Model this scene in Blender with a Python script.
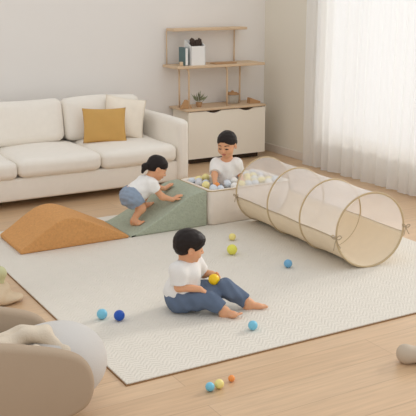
import bpy, bmesh, math, random
import numpy as np
from mathutils import Vector, Matrix, Euler
C = bpy.context.scene
COL = C.collection
for o in list(bpy.data.objects): bpy.data.objects.remove(o)
rnd = random.Random(7)
PI = math.pi

# ------------------------------------------------------------------ camera, world, lights, exposure
F_PX = 850.0
PITCH = math.atan(223 / 850.0); YAW = math.radians(30.0); CAM_H = 2.0
cam = bpy.data.cameras.new('camera'); camo = bpy.data.objects.new('camera', cam); COL.objects.link(camo)
cam.sensor_fit = 'HORIZONTAL'; cam.sensor_width = 36.0; cam.lens = F_PX * 36.0 / 416.0
cam.clip_start = 0.05; cam.clip_end = 100
camo.location = (0, 0, CAM_H); camo.rotation_euler = Euler((PI / 2 - PITCH, 0, -YAW), 'XYZ')
C.camera = camo
w = bpy.data.worlds.new('world'); C.world = w; w.use_nodes = True
bg = w.node_tree.nodes['Background']; bg.inputs[0].default_value = (1.0, 1.0, 1.0, 1); bg.inputs[1].default_value = 0.86
def area(name, loc, rot, sx, sy, power, col):
    l = bpy.data.lights.new(name, 'AREA'); l.shape = 'RECTANGLE'; l.size = sx; l.size_y = sy; l.energy = power; l.color = col
    o = bpy.data.objects.new(name, l); COL.objects.link(o); o.location = loc; o.rotation_euler = rot; return o
# daylight outside the window in the right wall, shining in towards -X: behind the sheer curtains, plus an added fill lamp at an undraped stretch put in out of view
area('daylight_behind_curtain', (6.15, 6.65, 1.55), (0, math.radians(90), 0), 2.3, 2.1, 5, (1.0, 1.0, 1.0))
area('added_side_fill', (6.15, 3.7, 1.55), (0, math.radians(90), 0), 2.3, 3.7, 24, (1.0, 1.0, 1.0))
sl_ = bpy.data.lights.new('sun', 'SUN'); sl_.energy = 1.2; sl_.angle = math.radians(12); sl_.color = (1.0, 0.96, 0.90)
so_ = bpy.data.objects.new('sun', sl_); COL.objects.link(so_)
so_.rotation_euler = Vector((-.90, -.14, -.42)).to_track_quat('-Z', 'Y').to_euler()
C.view_settings.view_transform = 'Standard'; C.view_settings.look = 'None'
C.view_settings.exposure = 0.0; C.view_settings.gamma = 1.0; C.view_settings.use_curve_mapping = False

# ------------------------------------------------------------------ materials
def lin(r, g, b):
    f = lambda c: (c / 255 / 12.92) if c / 255 <= 0.04045 else ((c / 255 + 0.055) / 1.055) ** 2.4
    return (f(r), f(g), f(b), 1.0)
def mat(name, rgb, rough=0.6, var=0.06, vscale=8.0, bump=0.0, bscale=60.0, stretch=(1, 1, 1), spec=0.3, sheen=0.0, sss=0.0):
    m = bpy.data.materials.new(name); m.use_nodes = True; nt = m.node_tree; N = nt.nodes; Lk = nt.links
    b = N['Principled BSDF']; b.inputs['Roughness'].default_value = rough; b.inputs['Specular IOR Level'].default_value = spec
    if sheen: b.inputs['Sheen Weight'].default_value = sheen
    if sss:
        b.inputs['Subsurface Weight'].default_value = sss; b.inputs['Subsurface Radius'].default_value = (0.012, 0.005, 0.003); b.inputs['Subsurface Scale'].default_value = 1.0
    tc = N.new('ShaderNodeTexCoord'); mp = N.new('ShaderNodeMapping'); mp.inputs['Scale'].default_value = stretch
    Lk.new(tc.outputs['Object'], mp.inputs[0])
    nz = N.new('ShaderNodeTexNoise'); nz.inputs['Scale'].default_value = vscale; nz.inputs['Detail'].default_value = 5
    Lk.new(mp.outputs[0], nz.inputs['Vector'])
    mx = N.new('ShaderNodeMix'); mx.data_type = 'RGBA'
    c = lin(*rgb); mx.inputs[6].default_value = tuple(max(0, x * (1 - var)) for x in c[:3]) + (1,); mx.inputs[7].default_value = tuple(min(1, x * (1 + var)) for x in c[:3]) + (1,)
    Lk.new(nz.outputs['Fac'], mx.inputs[0]); Lk.new(mx.outputs[2], b.inputs['Base Color'])
    if bump:
        n2 = N.new('ShaderNodeTexNoise'); n2.inputs['Scale'].default_value = bscale; n2.inputs['Detail'].default_value = 3
        Lk.new(mp.outputs[0], n2.inputs['Vector'])
        bp = N.new('ShaderNodeBump'); bp.inputs['Strength'].default_value = bump; bp.inputs['Distance'].default_value = 0.01
        Lk.new(n2.outputs['Fac'], bp.inputs['Height']); Lk.new(bp.outputs[0], b.inputs['Normal'])
    return m
def mat_sheer(name, rgb, transp, transl, rough=0.7):
    m = bpy.data.materials.new(name); m.use_nodes = True; nt = m.node_tree; N = nt.nodes; Lk = nt.links
    for n in list(N): N.remove(n)
    out = N.new('ShaderNodeOutputMaterial'); d = N.new('ShaderNodeBsdfDiffuse'); t = N.new('ShaderNodeBsdfTranslucent'); tr = N.new('ShaderNodeBsdfTransparent')
    tc = N.new('ShaderNodeTexCoord'); nz = N.new('ShaderNodeTexNoise'); nz.inputs['Scale'].default_value = 90; Lk.new(tc.outputs['Object'], nz.inputs['Vector'])
    mxc = N.new('ShaderNodeMix'); mxc.data_type = 'RGBA'; c = lin(*rgb); mxc.inputs[6].default_value = tuple(x * .95 for x in c[:3]) + (1,); mxc.inputs[7].default_value = c
    Lk.new(nz.outputs['Fac'], mxc.inputs[0])
    Lk.new(mxc.outputs[2], d.inputs[0]); Lk.new(mxc.outputs[2], t.inputs[0])
    a = N.new('ShaderNodeMixShader'); a.inputs[0].default_value = transl; Lk.new(d.outputs[0], a.inputs[1]); Lk.new(t.outputs[0], a.inputs[2])
    b = N.new('ShaderNodeMixShader'); b.inputs[0].default_value = transp; Lk.new(a.outputs[0], b.inputs[1]); Lk.new(tr.outputs[0], b.inputs[2])
    Lk.new(b.outputs[0], out.inputs[0]); return m
def mat_planks():
    m = bpy.data.materials.new('oak_planks'); m.use_nodes = True; nt = m.node_tree; N = nt.nodes; Lk = nt.links
    b = N['Principled BSDF']; b.inputs['Roughness'].default_value = 0.30; b.inputs['Specular IOR Level'].default_value = 0.5
    tc = N.new('ShaderNodeTexCoord')
    br = N.new('ShaderNodeTexBrick'); br.inputs['Scale'].default_value = 1.0; br.inputs['Brick Width'].default_value = 1.9; br.inputs['Row Height'].default_value = 0.235
    br.inputs['Mortar Size'].default_value = 0.0022; br.inputs['Mortar Smooth'].default_value = 0.4; br.offset = 0.37; br.inputs['Bias'].default_value = 0.0
    br.inputs['Color1'].default_value = lin(214, 182, 146); br.inputs['Color2'].default_value = lin(207, 173, 136); br.inputs['Mortar'].default_value = lin(184, 152, 120)
    Lk.new(tc.outputs['Object'], br.inputs['Vector'])
    mp = N.new('ShaderNodeMapping'); mp.inputs['Scale'].default_value = (1.2, 22, 1); Lk.new(tc.outputs['Object'], mp.inputs[0])
    nz = N.new('ShaderNodeTexNoise'); nz.inputs['Scale'].default_value = 2.2; nz.inputs['Detail'].default_value = 6; nz.inputs['Distortion'].default_value = 0.6; Lk.new(mp.outputs[0], nz.inputs['Vector'])
    mx = N.new('ShaderNodeMix'); mx.data_type = 'RGBA'; mx.blend_type = 'MULTIPLY'; mx.inputs[0].default_value = 1.0
    cr = N.new('ShaderNodeMapRange'); cr.inputs[3].default_value = 0.88; cr.inputs[4].default_value = 1.06; cr.inputs[1].default_value = 0.3; cr.inputs[2].default_value = 0.7
    Lk.new(nz.outputs['Fac'], cr.inputs[0]); Lk.new(br.outputs['Color'], mx.inputs[6]); Lk.new(cr.outputs[0], mx.inputs[7]); Lk.new(mx.outputs[2], b.inputs['Base Color'])
    return m
def mat_weave(name, rgb, scale=70.0, strength=0.5, rough=0.85, var=0.05, zig=False, dist=0.004):
    m = mat(name, rgb, rough, var, 14.0); nt = m.node_tree; N = nt.nodes; Lk = nt.links; b = N['Principled BSDF']
    tc = N.new('ShaderNodeTexCoord')
    w1 = N.new('ShaderNodeTexWave'); w1.wave_type = 'BANDS'; w1.bands_direction = 'X'; w1.inputs['Scale'].default_value = scale; w1.inputs['Distortion'].default_value = 1.5 if not zig else 3.0; w1.inputs['Detail'].default_value = 2; w1.inputs['Detail Scale'].default_value = 1.5
    w2 = N.new('ShaderNodeTexWave'); w2.wave_type = 'BANDS'; w2.bands_direction = 'Y' if zig else 'Z'; w2.inputs['Scale'].default_value = scale * (0.8 if zig else 1.0); w2.inputs['Distortion'].default_value = 2.0; w2.inputs['Detail'].default_value = 2
    for q in (w1, w2): Lk.new(tc.outputs['Object'], q.inputs['Vector'])
    ad = N.new('ShaderNodeMath'); ad.operation = 'ADD'; Lk.new(w1.outputs['Fac'], ad.inputs[0]); Lk.new(w2.outputs['Fac'], ad.inputs[1])
    bp = N.new('ShaderNodeBump'); bp.inputs['Strength'].default_value = strength; bp.inputs['Distance'].default_value = dist
    Lk.new(ad.outputs[0], bp.inputs['Height']); Lk.new(bp.outputs[0], b.inputs['Normal'])
    return m
def mat_rug():
    m = mat('cream_rug', (223, 216, 204), 0.95, 0.03, 9); nt = m.node_tree; N = nt.nodes; Lk = nt.links; b = N['Principled BSDF']
    tc = N.new('ShaderNodeTexCoord'); sp = N.new('ShaderNodeSeparateXYZ'); Lk.new(tc.outputs['Object'], sp.inputs[0])
    def mth(op, a, c):
        q = N.new('ShaderNodeMath'); q.operation = op
        for i, v in enumerate((a, c)):
            if isinstance(v, (int, float)): q.inputs[i].default_value = v
            else: Lk.new(v, q.inputs[i])
        return q.outputs[0]
    nz = N.new('ShaderNodeTexNoise'); nz.inputs['Scale'].default_value = 25; Lk.new(tc.outputs['Object'], nz.inputs['Vector'])
    zig = mth('PINGPONG', sp.outputs['X'], 0.05); u = mth('ADD', mth('ADD', sp.outputs['Y'], zig), mth('MULTIPLY', nz.outputs['Fac'], 0.03))
    h = mth('SINE', mth('MULTIPLY', u, 2 * PI / 0.032), 0)
    n2 = N.new('ShaderNodeTexNoise'); n2.inputs['Scale'].default_value = 160; Lk.new(tc.outputs['Object'], n2.inputs['Vector'])
    hh = mth('ADD', h, mth('MULTIPLY', n2.outputs['Fac'], 2.0))
    bp = N.new('ShaderNodeBump'); bp.inputs['Strength'].default_value = 0.3; bp.inputs['Distance'].default_value = 0.004
    Lk.new(hh, bp.inputs['Height']); Lk.new(bp.outputs[0], b.inputs['Normal']); return m
M = dict(
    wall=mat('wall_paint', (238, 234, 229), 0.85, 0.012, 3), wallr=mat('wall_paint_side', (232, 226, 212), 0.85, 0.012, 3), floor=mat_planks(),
    trim=mat('trim_paint', (224, 214, 202), 0.6, 0.01), frame=mat('window_paint', (240, 238, 234), 0.5, 0.01),
    sofa=mat('cream_linen', (242, 235, 224), 0.9, 0.03, 20, 0.25, 240, sheen=0.2), sofadark=mat('sofa_foot_wood', (60, 42, 30), 0.6),
    mustard=mat_weave('mustard_knit', (233, 184, 108), 60, 0.6, dist=0.006), creampil=mat_weave('cream_cotton', (245, 234, 217), 90, 0.25),
    oak=mat('light_oak', (217, 190, 158), 0.5, 0.08, 3, 0.05, 40, (1, 14, 14)), oakd=mat('mid_oak', (190, 148, 106), 0.55, 0.1, 4, 0, 40, (1, 10, 10)),
    cabinet=mat('cabinet_paint', (243, 236, 222), 0.6, 0.015), dark=mat('gap_shade', (70, 56, 44), 0.8),  # the dark tone stands in for shade in the cabinet gaps
    white=mat('white_card', (240, 239, 236), 0.6, 0.02), teal=mat('teal_cover', (98, 122, 124), 0.6), brown=mat('brown_bristle', (72, 58, 50), 0.8, 0.3, 60, 0.6, 120),
    terra=mat('terracotta', (200, 160, 122), 0.8), leaf=mat('sage_leaf', (142, 146, 112), 0.7, 0.25, 30), soil=mat('soil', (70, 54, 42), 0.9),
    basket=mat_weave('basket_weave', (242, 232, 216), 120, 0.8),
    orange=mat('ochre_boucle', (212, 156, 98), 0.9, 0.2, 55, 1.0, 60), green=mat('sage_boucle', (172, 178, 158), 0.9, 0.2, 50, 1.0, 60),
    pit=mat_weave('oatmeal_canvas', (238, 226, 212), 120, 0.25), rug=mat_rug(), bind_shadow=mat('rug_binding_shadow', (150, 112, 74), 0.9),
    canvas=mat_weave('beige_canvas', (236, 218, 190), 150, 0.2), net=mat_sheer('white_net', (255, 254, 255), 0.59, 0.35), hoop=mat('tan_piping', (198, 176, 140), 0.7), tie=mat('taupe_ribbon', (176, 158, 132), 0.8),
    curtain=mat_sheer('sheer_voile', (252, 251, 249), 0.13, 0.5), 
    skin=mat('skin', (224, 169, 131), 0.5, 0.03, 12, sss=0.25), lip=mat('lip', (196, 112, 98), 0.45), eye=mat('eye_dark', (38, 26, 22), 0.3), hair=mat('dark_hair', (34, 25, 22), 0.5, 0.35, 30, spec=0.25),
    tee=mat('white_jersey', (240, 237, 232), 0.9, 0.03, 40, 0.15, 200), tee2=mat('heather_jersey', (234, 231, 227), 0.9, 0.05, 120, 0.15, 200), jean=mat('blue_denim', (98, 112, 134), 0.9, 0.16, 16, 0.25, 220), denim=mat('pale_denim', (146, 161, 180), 0.9, 0.14, 26, 0.3, 160),
    chair=mat('greige_shell', (178, 158, 136), 0.8, 0.02, 10, 0.1, 160), chaircush=mat('pale_grey_fabric', (208, 204, 199), 0.9, 0.02, 10, 0.15, 200), throw=mat('cream_throw', (220, 206, 186), 0.95, 0.04, 18, 0.3, 120),
    greige=mat('greige_matt', (196, 180, 160), 0.7, 0.04), toyb=mat('beige_plush', (214, 192, 162), 0.95, 0.06, 20, 0.4, 160), toyg=mat('pale_green_plush', (206, 204, 160), 0.95, 0.05),
    metal=mat('brushed_rail', (200, 198, 194), 0.4))
def ball_mat(n, rgb): return mat(n, rgb, 0.38, 0.02, 6, spec=0.45)
M.update(b_sky=ball_mat('ball_sky_blue', (122, 196, 222)), b_dark=ball_mat('ball_royal_blue', (22, 82, 178)), b_lime=ball_mat('ball_lime', (226, 222, 92)), b_py=ball_mat('ball_pale_yellow', (240, 224, 140)),
         b_mid=ball_mat('ball_soft_blue', (112, 170, 206)), b_yel=ball_mat('ball_yellow', (247, 205, 20)), b_or=ball_mat('ball_orange', (242, 152, 76)),
         p_y=ball_mat('pit_yellow', (245, 231, 160)), p_b=ball_mat('pit_blue', (216, 223, 230)), p_w=ball_mat('pit_white', (243, 240, 234)), p_g=ball_mat('pit_grey', (216, 216, 220)), p_yy=ball_mat('pit_bright_yellow', (246, 214, 92)))

# ------------------------------------------------------------------ helpers
def link_mesh(name, verts, faces, m, parent=None, smooth=True, loc=None):
    me = bpy.data.meshes.new(name)
    me.from_pydata([tuple(map(float, v)) for v in verts], [], [tuple(map(int, f)) for f in faces]); me.update()
    o = bpy.data.objects.new(name, me); COL.objects.link(o)
    for k in (m if isinstance(m, (list, tuple)) else [m]): me.materials.append(k)
    if smooth: me.polygons.foreach_set('use_smooth', [True] * len(me.polygons))
    if parent: o.parent = parent
    if loc is not None: o.location = loc
    return o
def from_bm(name, bm, m, parent=None, smooth=False, loc=None):
    me = bpy.data.meshes.new(name); bmesh.ops.recalc_face_normals(bm, faces=bm.faces); bm.to_mesh(me); bm.free()
    for k in (m if isinstance(m, (list, tuple)) else [m]): me.materials.append(k)
    o = bpy.data.objects.new(name, me); COL.objects.link(o)
    if smooth: me.polygons.foreach_set('use_smooth', [True] * len(me.polygons))
    if parent: o.parent = parent
    if loc is not None: o.location = loc
    return o
def thing(name, label, cat, loc=(0, 0, 0), rz=0, group=None):
    o = bpy.data.objects.new(name, None); COL.objects.link(o); o.location = loc; o.rotation_euler = (0, 0, rz)
    return tag(o, label, cat, group)
def tag(o, label, cat, group=None, kind=None):
    o['label'] = label; o['category'] = cat
    if group: o['group'] = group
    if kind: o['kind'] = kind
    return o
def struct(o, label, cat):
    o['kind'] = 'structure'; o['label'] = label; o['category'] = cat; return o
def box_bm(bm, x0, x1, y0, y1, z0, z1, bevel=0.0, seg=3):
    t = bmesh.new(); r = bmesh.ops.create_cube(t, size=1)
    for v in t.verts: v.co = Vector(((x0 + x1) / 2 + v.co.x * (x1 - x0), (y0 + y1) / 2 + v.co.y * (y1 - y0), (z0 + z1) / 2 + v.co.z * (z1 - z0)))
    if bevel: bmesh.ops.bevel(t, geom=list(t.edges), offset=bevel, segments=seg, profile=0.5, affect='EDGES')
    me = bpy.data.meshes.new('tmp'); t.to_mesh(me); t.free(); bm.from_mesh(me); bpy.data.meshes.remove(me)
def box(name, b, m, parent=None, bevel=0.004, seg=2, smooth=False):
    bm = bmesh.new(); box_bm(bm, *b, bevel=bevel, seg=seg); return from_bm(name, bm, m, parent, smooth)
def tube_data(pts, r, n=10, closed=False):
    P = [Vector(p) for p in pts]; rr = r if isinstance(r, (list, tuple)) else [r] * len(P)
    V = []; Fc = []; L = len(P); up = None
    for i, p in enumerate(P):
        a = P[(i - 1) % L] if (closed or i) else p; b = P[(i + 1) % L] if (closed or i < L - 1) else p
        t = (b - a).normalized()
        if up is None: up = t.orthogonal().normalized()
        up = (up - t * up.dot(t)).normalized(); s = t.cross(up)
        for k in range(n):
            q = 2 * PI * k / n; V.append(p + (up * math.cos(q) + s * math.sin(q)) * rr[i])
    for i in range(L if closed else L - 1):
        for k in range(n):
            a, b = i * n + k, i * n + (k + 1) % n; c, d = ((i + 1) % L) * n + (k + 1) % n, ((i + 1) % L) * n + k
            Fc.append((a, b, c, d))
    if not closed: Fc.append(tuple(range(n))[::-1]); Fc.append(tuple((L - 1) * n + k for k in range(n)))
    return V, Fc
def tube(name, pts, r, m, parent=None, n=10, closed=False):
    V, Fc = tube_data(pts, r, n, closed); return link_mesh(name, V, Fc, m, parent)
def lathe(name, prof, m, parent=None, n=24, loc=None):
    V = []; Fc = []
    for (r, z) in prof:
        for k in range(n): V.append((r * math.cos(2 * PI * k / n), r * math.sin(2 * PI * k / n), z))
    for i in range(len(prof) - 1):
        for k in range(n): Fc.append((i * n + k, i * n + (k + 1) % n, (i + 1) * n + (k + 1) % n, (i + 1) * n + k))
    Fc.append(tuple(range(n))[::-1]); Fc.append(tuple((len(prof) - 1) * n + k for k in range(n)))
    return link_mesh(name, V, Fc, m, parent, loc=loc)
def cushion(name, b, m, parent=None, r=0.06, puff=(0, 0, 0.02), n=14, wob=0.004, seed=1):
    """rounded box whose faces bulge, b = x0,x1,y0,y1,z0,z1"""
    x0, x1, y0, y1, z0, z1 = b; c = np.array([(x0 + x1) / 2, (y0 + y1) / 2, (z0 + z1) / 2]); h = np.array([x1 - x0, y1 - y0, z1 - z0]) / 2
    bm = bmesh.new(); bmesh.ops.create_cube(bm, size=2); bmesh.ops.subdivide_edges(bm, edges=list(bm.edges), cuts=n, use_grid_fill=True)
    rs = np.random.RandomState(seed); ph = rs.rand(6) * 6
    r = min(r, h.min() * 0.95)
    for v in bm.verts:
        u = np.array(v.co); u = np.sign(u) * np.abs(u) ** 0.8 if False else u
        p = u * h; q = np.clip(p, -(h - r), h - r); d = p - q; L = np.linalg.norm(d)
        if L > 1e-9:
            # spread on the rounding
            d = d / r; d = np.tan(np.clip(d, -1, 1) * PI / 4); d = d / max(np.linalg.norm(d), 1e-9) if np.abs(u).max() >= 1 - 1e-6 else d
            p = q + d * r
        u2 = np.clip(p / h, -1, 1); bul = np.array([(1 - u2[1] ** 2) * (1 - u2[2] ** 2) * u2[0], (1 - u2[0] ** 2) * (1 - u2[2] ** 2) * u2[1], (1 - u2[0] ** 2) * (1 - u2[1] ** 2) * u2[2]])
        p = p + bul * np.array(puff)
        g = p + c
        p = p + wob * np.array([math.sin(9 * g[1] + 7 * g[2] + ph[0]), math.sin(8 * g[0] + 9 * g[2] + ph[1]), math.sin(7 * g[0] + 6 * g[1] + ph[2])])
        v.co = Vector(p + c)
    return from_bm(name, bm, m, parent, True)
def pillow(name, w_, h_, t_, m, loc, rot, n=22, crump=0.01, seed=0):
    V = []; Fc = []; rs = np.random.RandomState(seed); ph = rs.rand(4) * 6
    for s in (1, -1):
        for i in range(n + 1):
            for j in range(n + 1):
                u = -1 + 2 * i / n; v = -1 + 2 * j / n
                th = (max(0, 1 - u ** 2) ** 0.55) * (max(0, 1 - v ** 2) ** 0.55)
                pin = 1 - 0.07 * (1 - abs(v) ** 2) * abs(u) ** 3; pv = 1 - 0.07 * (1 - u * u) * abs(v) ** 3
                V.append((u * w_ / 2 * pin, s * (t_ / 2 * th) + crump * th * math.sin(4 * u + 3 * v + ph[0]), v * h_ / 2 * pv))
    k = (n + 1) ** 2
    for i in range(n):
        for j in range(n):
            a = i * (n + 1) + j; q = (a, a + n + 1, a + n + 2, a + 1); Fc.append(q); Fc.append(tuple(x + k for x in q[::-1]))
    o = link_mesh(name, V, Fc, m)
    bm = bmesh.new(); bm.from_mesh(o.data); bmesh.ops.remove_doubles(bm, verts=list(bm.verts), dist=1e-5); bmesh.ops.recalc_face_normals(bm, faces=list(bm.faces)); bm.to_mesh(o.data); bm.free()
    o.data.polygons.foreach_set('use_smooth', [True] * len(o.data.polygons))
    o.location = loc; o.rotation_euler = rot; return o
def dup(o, parent=None):
    c = o.copy(); COL.objects.link(c)
    if parent: c.parent = parent
    for ch in o.children: dup(ch, c)
    return c

# ---- signed-distance modelling: smooth unions turned into ONE continuous surface
V3 = lambda *a: np.array(a, dtype=float)
def unit(v): v = np.asarray(v, float); return v / np.linalg.norm(v)
class SDF:
    def __init__(s, lo, hi, vox):
        s.lo = np.array(lo, float); s.v = vox; s.n = np.ceil((np.array(hi, float) - s.lo) / vox).astype(int) + 1
        s.f = np.full(s.n, 0.05, np.float32)
    def win(s, lo, hi):
        a = np.clip(np.floor((lo - s.lo) / s.v).astype(int), 0, s.n); b = np.clip(np.ceil((hi - s.lo) / s.v).astype(int) + 1, 0, s.n)
        sl = tuple(slice(x, y) for x, y in zip(a, b))
        g = np.meshgrid(*[s.lo[i] + s.v * np.arange(a[i], b[i]) for i in range(3)], indexing='ij', sparse=True)
        return sl, g
    def _put(s, sl, d, k, sub):
        f = s.f[sl]; d = d.astype(np.float32)
        if sub:
            d = -d; h = np.maximum(k - np.abs(f - d), 0) / max(k, 1e-6); s.f[sl] = np.maximum(f, d) + h * h * k / 4
        else:
            h = np.maximum(k - np.abs(f - d), 0) / max(k, 1e-6); s.f[sl] = np.minimum(f, d) - h * h * k / 4
        return s
    def cone(s, a, b, ra, rb, k=0.01, sub=False, flat=False):
        a = np.asarray(a, float); b = np.asarray(b, float); m = k + 3 * s.v + max(ra, rb)
        sl, g = s.win(np.minimum(a, b) - m, np.maximum(a, b) + m)
        ab = b - a; L2 = max(ab @ ab, 1e-9); t = sum((g[i] - a[i]) * ab[i] for i in range(3)) / L2; h = np.clip(t, 0, 1)
        d = np.sqrt(sum((g[i] - a[i] - h * ab[i]) ** 2 for i in range(3))) - (ra + (rb - ra) * h)
        if flat: d = np.maximum(d, (t - 1) * math.sqrt(L2))
        return s._put(sl, d, k, sub)
    def ell(s, c, r, ax=None, k=0.01, sub=False):
        c = np.asarray(c, float); r = np.asarray(r, float) * np.ones(3); m = r.max() + k + 3 * s.v
        sl, g = s.win(c - m, c + m); ax = np.eye(3) if ax is None else np.array(ax)
        q = [sum((g[i] - c[i]) * ax[j][i] for i in range(3)) for j in range(3)]
        k0 = np.sqrt(sum((q[j] / r[j]) ** 2 for j in range(3))); k1 = np.sqrt(sum((q[j] / r[j] ** 2) ** 2 for j in range(3))) + 1e-9
        return s._put(sl, k0 * (k0 - 1) / k1, k, sub)
    def box(s, c, hs, r=0.02, ax=None, k=0.01, sub=False):
        c = np.asarray(c, float); hs = np.asarray(hs, float); m = np.linalg.norm(hs) + k + 3 * s.v
        sl, g = s.win(c - m, c + m); ax = np.eye(3) if ax is None else np.array(ax)
        q = [np.abs(sum((g[i] - c[i]) * ax[j][i] for i in range(3))) - (hs[j] - r) for j in range(3)]
        d = np.sqrt(sum(np.maximum(x, 0) ** 2 for x in q)) + np.minimum(np.maximum(np.maximum(q[0], q[1]), q[2]), 0) - r
        return s._put(sl, d, k, sub)
    def cut(s, p, n, k=0.004):
        """removes everything on the side n points to"""
        p = np.asarray(p, float); n = unit(n); sl, g = s.win(s.lo, s.lo + s.n * s.v)
        d = sum((g[i] - p[i]) * n[i] for i in range(3)) * np.ones(s.n)
        return s._put(sl, -d, k, True)
    def noise(s, amp, freq, seed=0):
        sl, g = s.win(s.lo, s.lo + s.n * s.v); rs = np.random.RandomState(seed); t = 0
        for i in range(6):
            v = rs.randn(3) * freq; t = t + np.sin(g[0] * v[0] + g[1] * v[1] + g[2] * v[2] + rs.rand() * 6)
        s.f += (amp * t / 2.4).astype(np.float32); return s
    def at(s, p): i = np.clip(np.round((np.asarray(p) - s.lo) / s.v).astype(int), 0, s.n - 1); return s.f[tuple(i)]
    def mesh(s):
        f = s.f.copy(); f[0] = f[-1] = 1; f[:, 0] = f[:, -1] = 1; f[:, :, 0] = f[:, :, -1] = 1
        n = f.shape; cn = tuple(x - 1 for x in n); acc = np.zeros(cn + (3,), np.float32); cnt = np.zeros(cn, np.float32)
        sg = f < 0; quads = []
        for ax in range(3):
            A = [slice(None)] * 3; B = [slice(None)] * 3; A[ax] = slice(0, -1); B[ax] = slice(1, None); A = tuple(A); B = tuple(B)
            ch = sg[A] != sg[B]; idx = np.argwhere(ch)
            if not len(idx): continue
            fa = f[A][ch]; fb = f[B][ch]; t = fa / (fa - fb); pos = idx.astype(np.float32); pos[:, ax] += t
            o1, o2 = [i for i in range(3) if i != ax]; cells = []
            for (d1, d2) in ((-1, -1), (0, -1), (0, 0), (-1, 0)):
                c = idx.copy(); c[:, o1] += d1; c[:, o2] += d2
                np.add.at(acc, (c[:, 0], c[:, 1], c[:, 2]), pos); np.add.at(cnt, (c[:, 0], c[:, 1], c[:, 2]), 1); cells.append(np.ravel_multi_index(c.T, cn))
            q = np.stack(cells, 1); fl = sg[A][ch]
            if ax == 1: fl = ~fl
            q[~fl] = q[~fl][:, ::-1]; quads.append(q)
        q = np.concatenate(quads); use = np.flatnonzero(cnt.ravel()); mp = np.zeros(cnt.size, np.int64); mp[use] = np.arange(len(use))
        P = acc.reshape(-1, 3)[use] / cnt.ravel()[use][:, None] * s.v + s.lo
        return P, mp[q]
    def obj(s, name, m, parent=None, paint=None, origin=None, smooth_it=2):
        P, Q = s.mesh()
        if smooth_it:
            e = np.concatenate([Q[:, [0, 1]], Q[:, [1, 2]], Q[:, [2, 3]], Q[:, [3, 0]]])
            deg = np.bincount(e[:, 0], minlength=len(P)) + np.bincount(e[:, 1], minlength=len(P))
            for it in range(smooth_it):
                S = np.zeros_like(P); np.add.at(S, e[:, 0], P[e[:, 1]]); np.add.at(S, e[:, 1], P[e[:, 0]]); P = 0.5 * P + 0.5 * S / deg[:, None]
        off = np.zeros(3) if origin is None else np.asarray(origin, float)
        me = bpy.data.meshes.new(name); nq = len(Q)
        me.vertices.add(len(P)); me.vertices.foreach_set('co', (P - off).astype(np.float32).ravel())
        me.loops.add(nq * 4); me.loops.foreach_set('vertex_index', Q.ravel().astype(np.int32))
        me.polygons.add(nq); me.polygons.foreach_set('loop_start', np.arange(0, nq * 4, 4, dtype=np.int32))
        me.polygons.foreach_set('use_smooth', np.ones(nq, bool))
        ms = m if isinstance(m, (list, tuple)) else [m]
        for k in ms: me.materials.append(k)
        if paint is not None: me.polygons.foreach_set('material_index', paint(P[Q].mean(1)).astype(np.int32))
        me.update(calc_edges=True); me.validate()
        o = bpy.data.objects.new(name, me); COL.objects.link(o)
        if parent: o.parent = parent
        return o

# ------------------------------------------------------------------ the setting
WX, WY = 5.88, 8.80
struct(box('floor', (-1.5, 6.1, 0.6, WY + 0.15, -0.1, 0), M['floor'], bevel=0), 'pale oak plank floor running under the rug and sofa', 'floor')
struct(box('wall_back', (-1.5, WX + 0.15, WY, WY + 0.15, 0, 2.9), M['wall'], bevel=0), 'plain off-white wall behind the sofa and shelf', 'wall')
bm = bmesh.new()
W0, W1, WZ0, WZ1 = 1.9, 7.62, 0.34, 2.66  # opening carried on out of view past the curtains to let in more light
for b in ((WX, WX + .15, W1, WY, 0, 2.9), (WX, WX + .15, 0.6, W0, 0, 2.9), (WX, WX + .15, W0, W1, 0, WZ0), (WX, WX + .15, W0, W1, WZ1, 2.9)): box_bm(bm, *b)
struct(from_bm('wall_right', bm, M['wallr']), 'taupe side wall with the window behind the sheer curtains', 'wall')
wn = struct(bpy.data.objects.new('window_1', None), 'white framed window behind the sheer curtains', 'window'); COL.objects.link(wn)
bm = bmesh.new()
for y in (W0, W0 + 1.9, W0 + 3.8, W1 - .06): box_bm(bm, WX + .05, WX + .11, y, y + .06, WZ0, WZ1)
for z in (WZ0, WZ1 - .06): box_bm(bm, WX + .05, WX + .11, W0, W1, z, z + .06)
from_bm('window_frame', bm, M['frame'], wn)
gm = bpy.data.materials.new('window_glass'); gm.use_nodes = True
N = gm.node_tree.nodes; N.remove(N['Principled BSDF']); tr = N.new('ShaderNodeBsdfTransparent'); gl = N.new('ShaderNodeBsdfGlossy'); gl.inputs['Roughness'].default_value = 0.02
mxs = N.new('ShaderNodeMixShader'); mxs.inputs[0].default_value = 0.05; gm.node_tree.links.new(tr.outputs[0], mxs.inputs[1]); gm.node_tree.links.new(gl.outputs[0], mxs.inputs[2]); gm.node_tree.links.new(mxs.outputs[0], N['Material Output'].inputs[0])
box('pane', (WX + .075, WX + .081, W0 + .03, W1 - .03, WZ0 + .03, WZ1 - .03), gm, wn, bevel=0)
struct(box('baseboard_right', (WX - .014, WX, 0.6, WY, 0, .095), M['trim'], bevel=.004), 'low painted baseboard along the side wall', 'baseboard')
struct(box('baseboard_back', (-1.5, WX - .014, WY - .014, WY, 0, .095), M['trim'], bevel=.004), 'low painted baseboard along the back wall', 'baseboard')

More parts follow.
